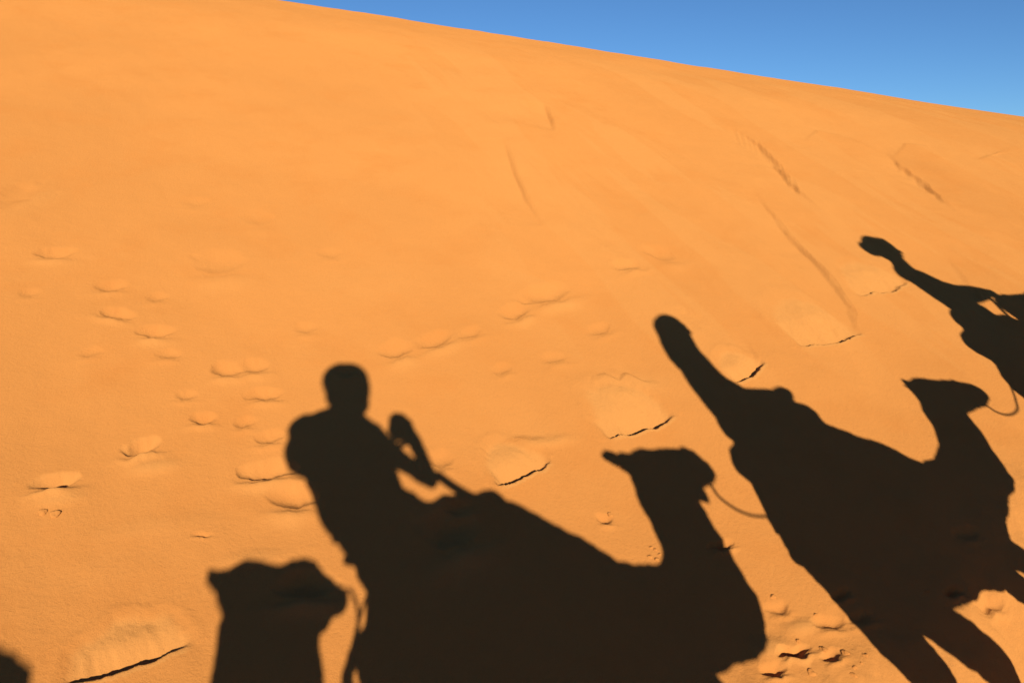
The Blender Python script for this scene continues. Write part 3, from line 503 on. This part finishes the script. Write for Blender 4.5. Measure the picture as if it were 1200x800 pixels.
# ---------------------------------------------------------------- riders
def fingers(c,axis,palm,r=.021,n=4):
    """four fingers and a thumb closed round a bar: c grip centre, axis the bar, palm the direction from bar to palm (world vectors)"""
    axis=axis.normalized(); palm=(palm-axis*palm.dot(axis)).normalized(); q=axis.cross(palm); out=[]
    for i in range(n):
        off=axis*(.021*(i-1.5)); rr=[.0095,.010,.0095,.008][i]; L=[2.5,2.8,2.6,2.2][i]; ch=[]
        for k in range(5):
            t=.5+L*k/4; p=c+off+(palm*math.cos(t)+q*math.sin(t))*(r+rr); ch.append((*p,rr*(1-.06*k)))
        out.append(ch)
    th=[(*(c-axis*.045+palm*(r+.012)),.0125),(*(c-axis*.05-q*(r+.012)),.011),(*(c-axis*.035-palm*(r+.008)-q*.012),.009)]
    out.append(th); return out
def rider(key,label,jacket,face,grips,extra,hips):
    f=FIG[key]
    parts={k:W(v) for k,v in f.items()}
    skin=parts['neck']+parts['head']+parts['handR']+parts['handL']
    hc=Vector(parts['head'][0][-1][:3])-Vector((0,0,.01)); F=Vector((face[0]*HD[0]+face[1]*MD[0],face[0]*HD[1]+face[1]*MD[1],face[2])).normalized(); S_=F.cross(Vector((0,0,1))).normalized(); U=S_.cross(F)
    hr=parts['head'][0][-1][3]
    nose=[[(*(hc+F*(hr-.008)+U*.02),.011),(*(hc+F*(hr+.012)-U*.015),.014)]]
    lips=[[(*(hc+F*(hr-.014)-U*.05-S_*.018),.009),(*(hc+F*(hr-.010)-U*.05),.010),(*(hc+F*(hr-.014)-U*.05+S_*.018),.009)],[(*(hc+F*(hr-.03)-U*.075),.024)]*2]
    brow=[[(*(hc+F*(hr-.013)+U*.035-S_*.035),.012),(*(hc+F*(hr-.008)+U*.035),.012),(*(hc+F*(hr-.013)+U*.035+S_*.035),.012)]]
    ears=[[(*(hc+S_*s*(hr-.004)+U*.02),.014),(*(hc+S_*s*(hr-.002)-U*.02),.010)] for s in (1,-1)]
    fg=[]
    for c,ax,pl in grips: fg+=fingers(c,ax,pl)
    skin=skin+nose+lips+brow+ears+fg
    coat=parts['torso']+parts['armR']+parts['armL']; legs=parts['legs']; feet=parts['feet']
    org=P3(*hips)
    o=solid('person',skin+coat+legs+feet,org,.0075,4,[M_SKIN,jacket,M_TROUSER,M_SHOE],tagmat=[(skin,0),(coat,1),(legs,2),(feet,3)],rough=.006)
    tag(o,label,'person','riders of the caravan')
    for s in (1,-1): solid('eye',[[(*(hc+F*(hr-.012)+U*.012+S_*s*.033),.0125)]*2],hc+F*(hr-.012)+U*.012+S_*s*.033,.003,1,M_EYE,o)
    if 'hood' in f: solid('hood',W(f['hood']),hc,.010,3,jacket,o,rough=.008)
    if 'scarf' in f: solid('headscarf',W(f['scarf']),hc,.010,3,M_SCARF,o,rough=.010)
    if extra=='hair':
        cap=[[(*(hc-F*.022+U*.035),hr*1.05),(*(hc-F*.04-U*.015),hr*.95)]]
        solid('hair',cap,hc,.008,2,M_HAIR,o)
    return o
FX3=Vector(FX); RX3=Vector(RX); UX3=Vector(UX); CAM=Vector((0,0,ZO))
phone_c=CAM-FX3*.014-UX3*.036
rider('rider1','photographer on the middle camel holding up a phone, bare head and bent elbow in shadow',M_JACKET,(.616,.788,-.1),
      [(phone_c-UX3*.03-FX3*.004,UX3,RX3),],'hair',(-.1,0,-.45))
def grip(p,w): return (P3(*S(p[0],p[1],w,0)[:3]),P3(0,1,0)-P3(0,0,0),P3(-.5,0,.6)-P3(0,0,0))
rider('rider2','rider on the second camel with a pulled up hood, narrow shadow right of centre',M_JACKET2,(.95,-.3,0),[grip((2.43,-.305),-.1),grip((2.43,-.305),.1)],None,(2.08,0,-.45))
rider('rider3','foremost rider with a knotted headscarf, shadow highest at the right edge',M_JACKET3,(.95,-.3,0),[grip((4.885,.02),-.1),grip((4.885,.02),.1)],None,(4.5,0,-.2))

# phone in the photographer's hand, just behind the lens the picture is taken through
def box(name,c,ax,ay,az,hx,hy,hz,m,parent=None,bev=.004):
    bm=bmesh.new(); bmesh.ops.create_cube(bm,size=2)
    bmesh.ops.transform(bm,matrix=Matrix(((hx,0,0,0),(0,hy,0,0),(0,0,hz,0),(0,0,0,1))),verts=bm.verts)
    bmesh.ops.bevel(bm,geom=bm.edges[:],offset=bev,segments=3,affect='EDGES')
    R=Matrix((ax,ay,az)).transposed().to_4x4(); bmesh.ops.transform(bm,matrix=R,verts=bm.verts)
    me=bpy.data.meshes.new(name); bm.to_mesh(me); bm.free(); o=link(name,me,m,parent); o.location=c; return o
ph=box('phone',phone_c,RX3,UX3,-FX3,.032,.066,.0037,M_PHONE,bev=.0034); tag(ph,'slim phone in the raised hand of the photographer on the middle camel','phone')
box('screen',phone_c-FX3*.0042,RX3,UX3,-FX3,.0295,.063,.0006,M_GLASS,ph,.0004)

# ---------------------------------------------------------------- lead ropes
def rope(pts,label):
    o=tube('lead_rope',spline([P3(*p) for p in pts],8),.0065,M_ROPE); tag(o,label,'rope','lead ropes of the caravan'); return o
rope([(1.585,0,-.63)]+[(u,0,v) for u,v in ROPES['r1']]+[(1.95,0,-.79),(2.03,.0,-.70),(2.07,0,-.62)],'lead rope hanging from the middle camel\'s muzzle to the second camel')
rope([(3.73,0,-.61)]+[(u,0,v) for u,v in ROPES['r2']]+[(4.12,0,-.60),(4.2,0,-.5),(4.36,0,-.36)],'lead rope hanging from the second camel\'s muzzle to the foremost camel')
rope([(-.39,0,-.69)]+[(u,0,v) for u,v in ROPES['r0']]+[(-.20,.06,-.86),(-.12,.1,-.72),(-.02,.12,-.6)],'lead rope hanging from the rearmost camel\'s muzzle to the photographer\'s camel')

# ---------------------------------------------------------------- light, sky, camera
sc=bpy.context.scene
SE=math.asin(-SUN[2]); SR=math.atan2(-SUN[0],-SUN[1])
w=bpy.data.worlds.new('World'); sc.world=w; w.use_nodes=True; nt=w.node_tree
sky=nt.nodes.new('ShaderNodeTexSky'); sky.sky_type='NISHITA'; sky.sun_disc=False; sky.sun_elevation=SE; sky.sun_rotation=SR
sky.altitude=1500; sky.air_density=.8; sky.dust_density=0.; sky.ozone_density=4.
bg=nt.nodes['Background']; bg.inputs['Strength'].default_value=SKY_STR
tint=nt.nodes.new('ShaderNodeMix'); tint.data_type='RGBA'; tint.blend_type='MULTIPLY'; tint.inputs[0].default_value=1; tint.inputs[7].default_value=(.77,1.0,1.13,1)   # clear, dry desert air
nt.links.new(sky.outputs[0],tint.inputs[6]); nt.links.new(tint.outputs[2],bg.inputs['Color'])
l=bpy.data.lights.new('sun','SUN'); l.energy=SUN_STR; l.angle=rad(.53); l.color=(1.,.98,.78)
lo=bpy.data.objects.new('sun',l); C.objects.link(lo); lo.rotation_euler=Vector(SUN).to_track_quat('-Z','Y').to_euler(); lo.location=(0,-6,8)
cd=bpy.data.cameras.new('camera'); cd.sensor_width=36; cd.lens=36*FPX/1200; cd.clip_start=.01; cd.clip_end=6000
co=bpy.data.objects.new('camera',cd); C.objects.link(co)
mt=Matrix((RX3,UX3,-FX3)).transposed().to_4x4(); mt.translation=CAM; co.matrix_world=mt
sc.camera=co
sc.view_settings.view_transform='Standard'; sc.view_settings.look='None'; sc.view_settings.exposure=EXPO; sc.view_settings.gamma=1; sc.view_settings.use_curve_mapping=False
sc.cycles.max_bounces=5; sc.cycles.diffuse_bounces=3
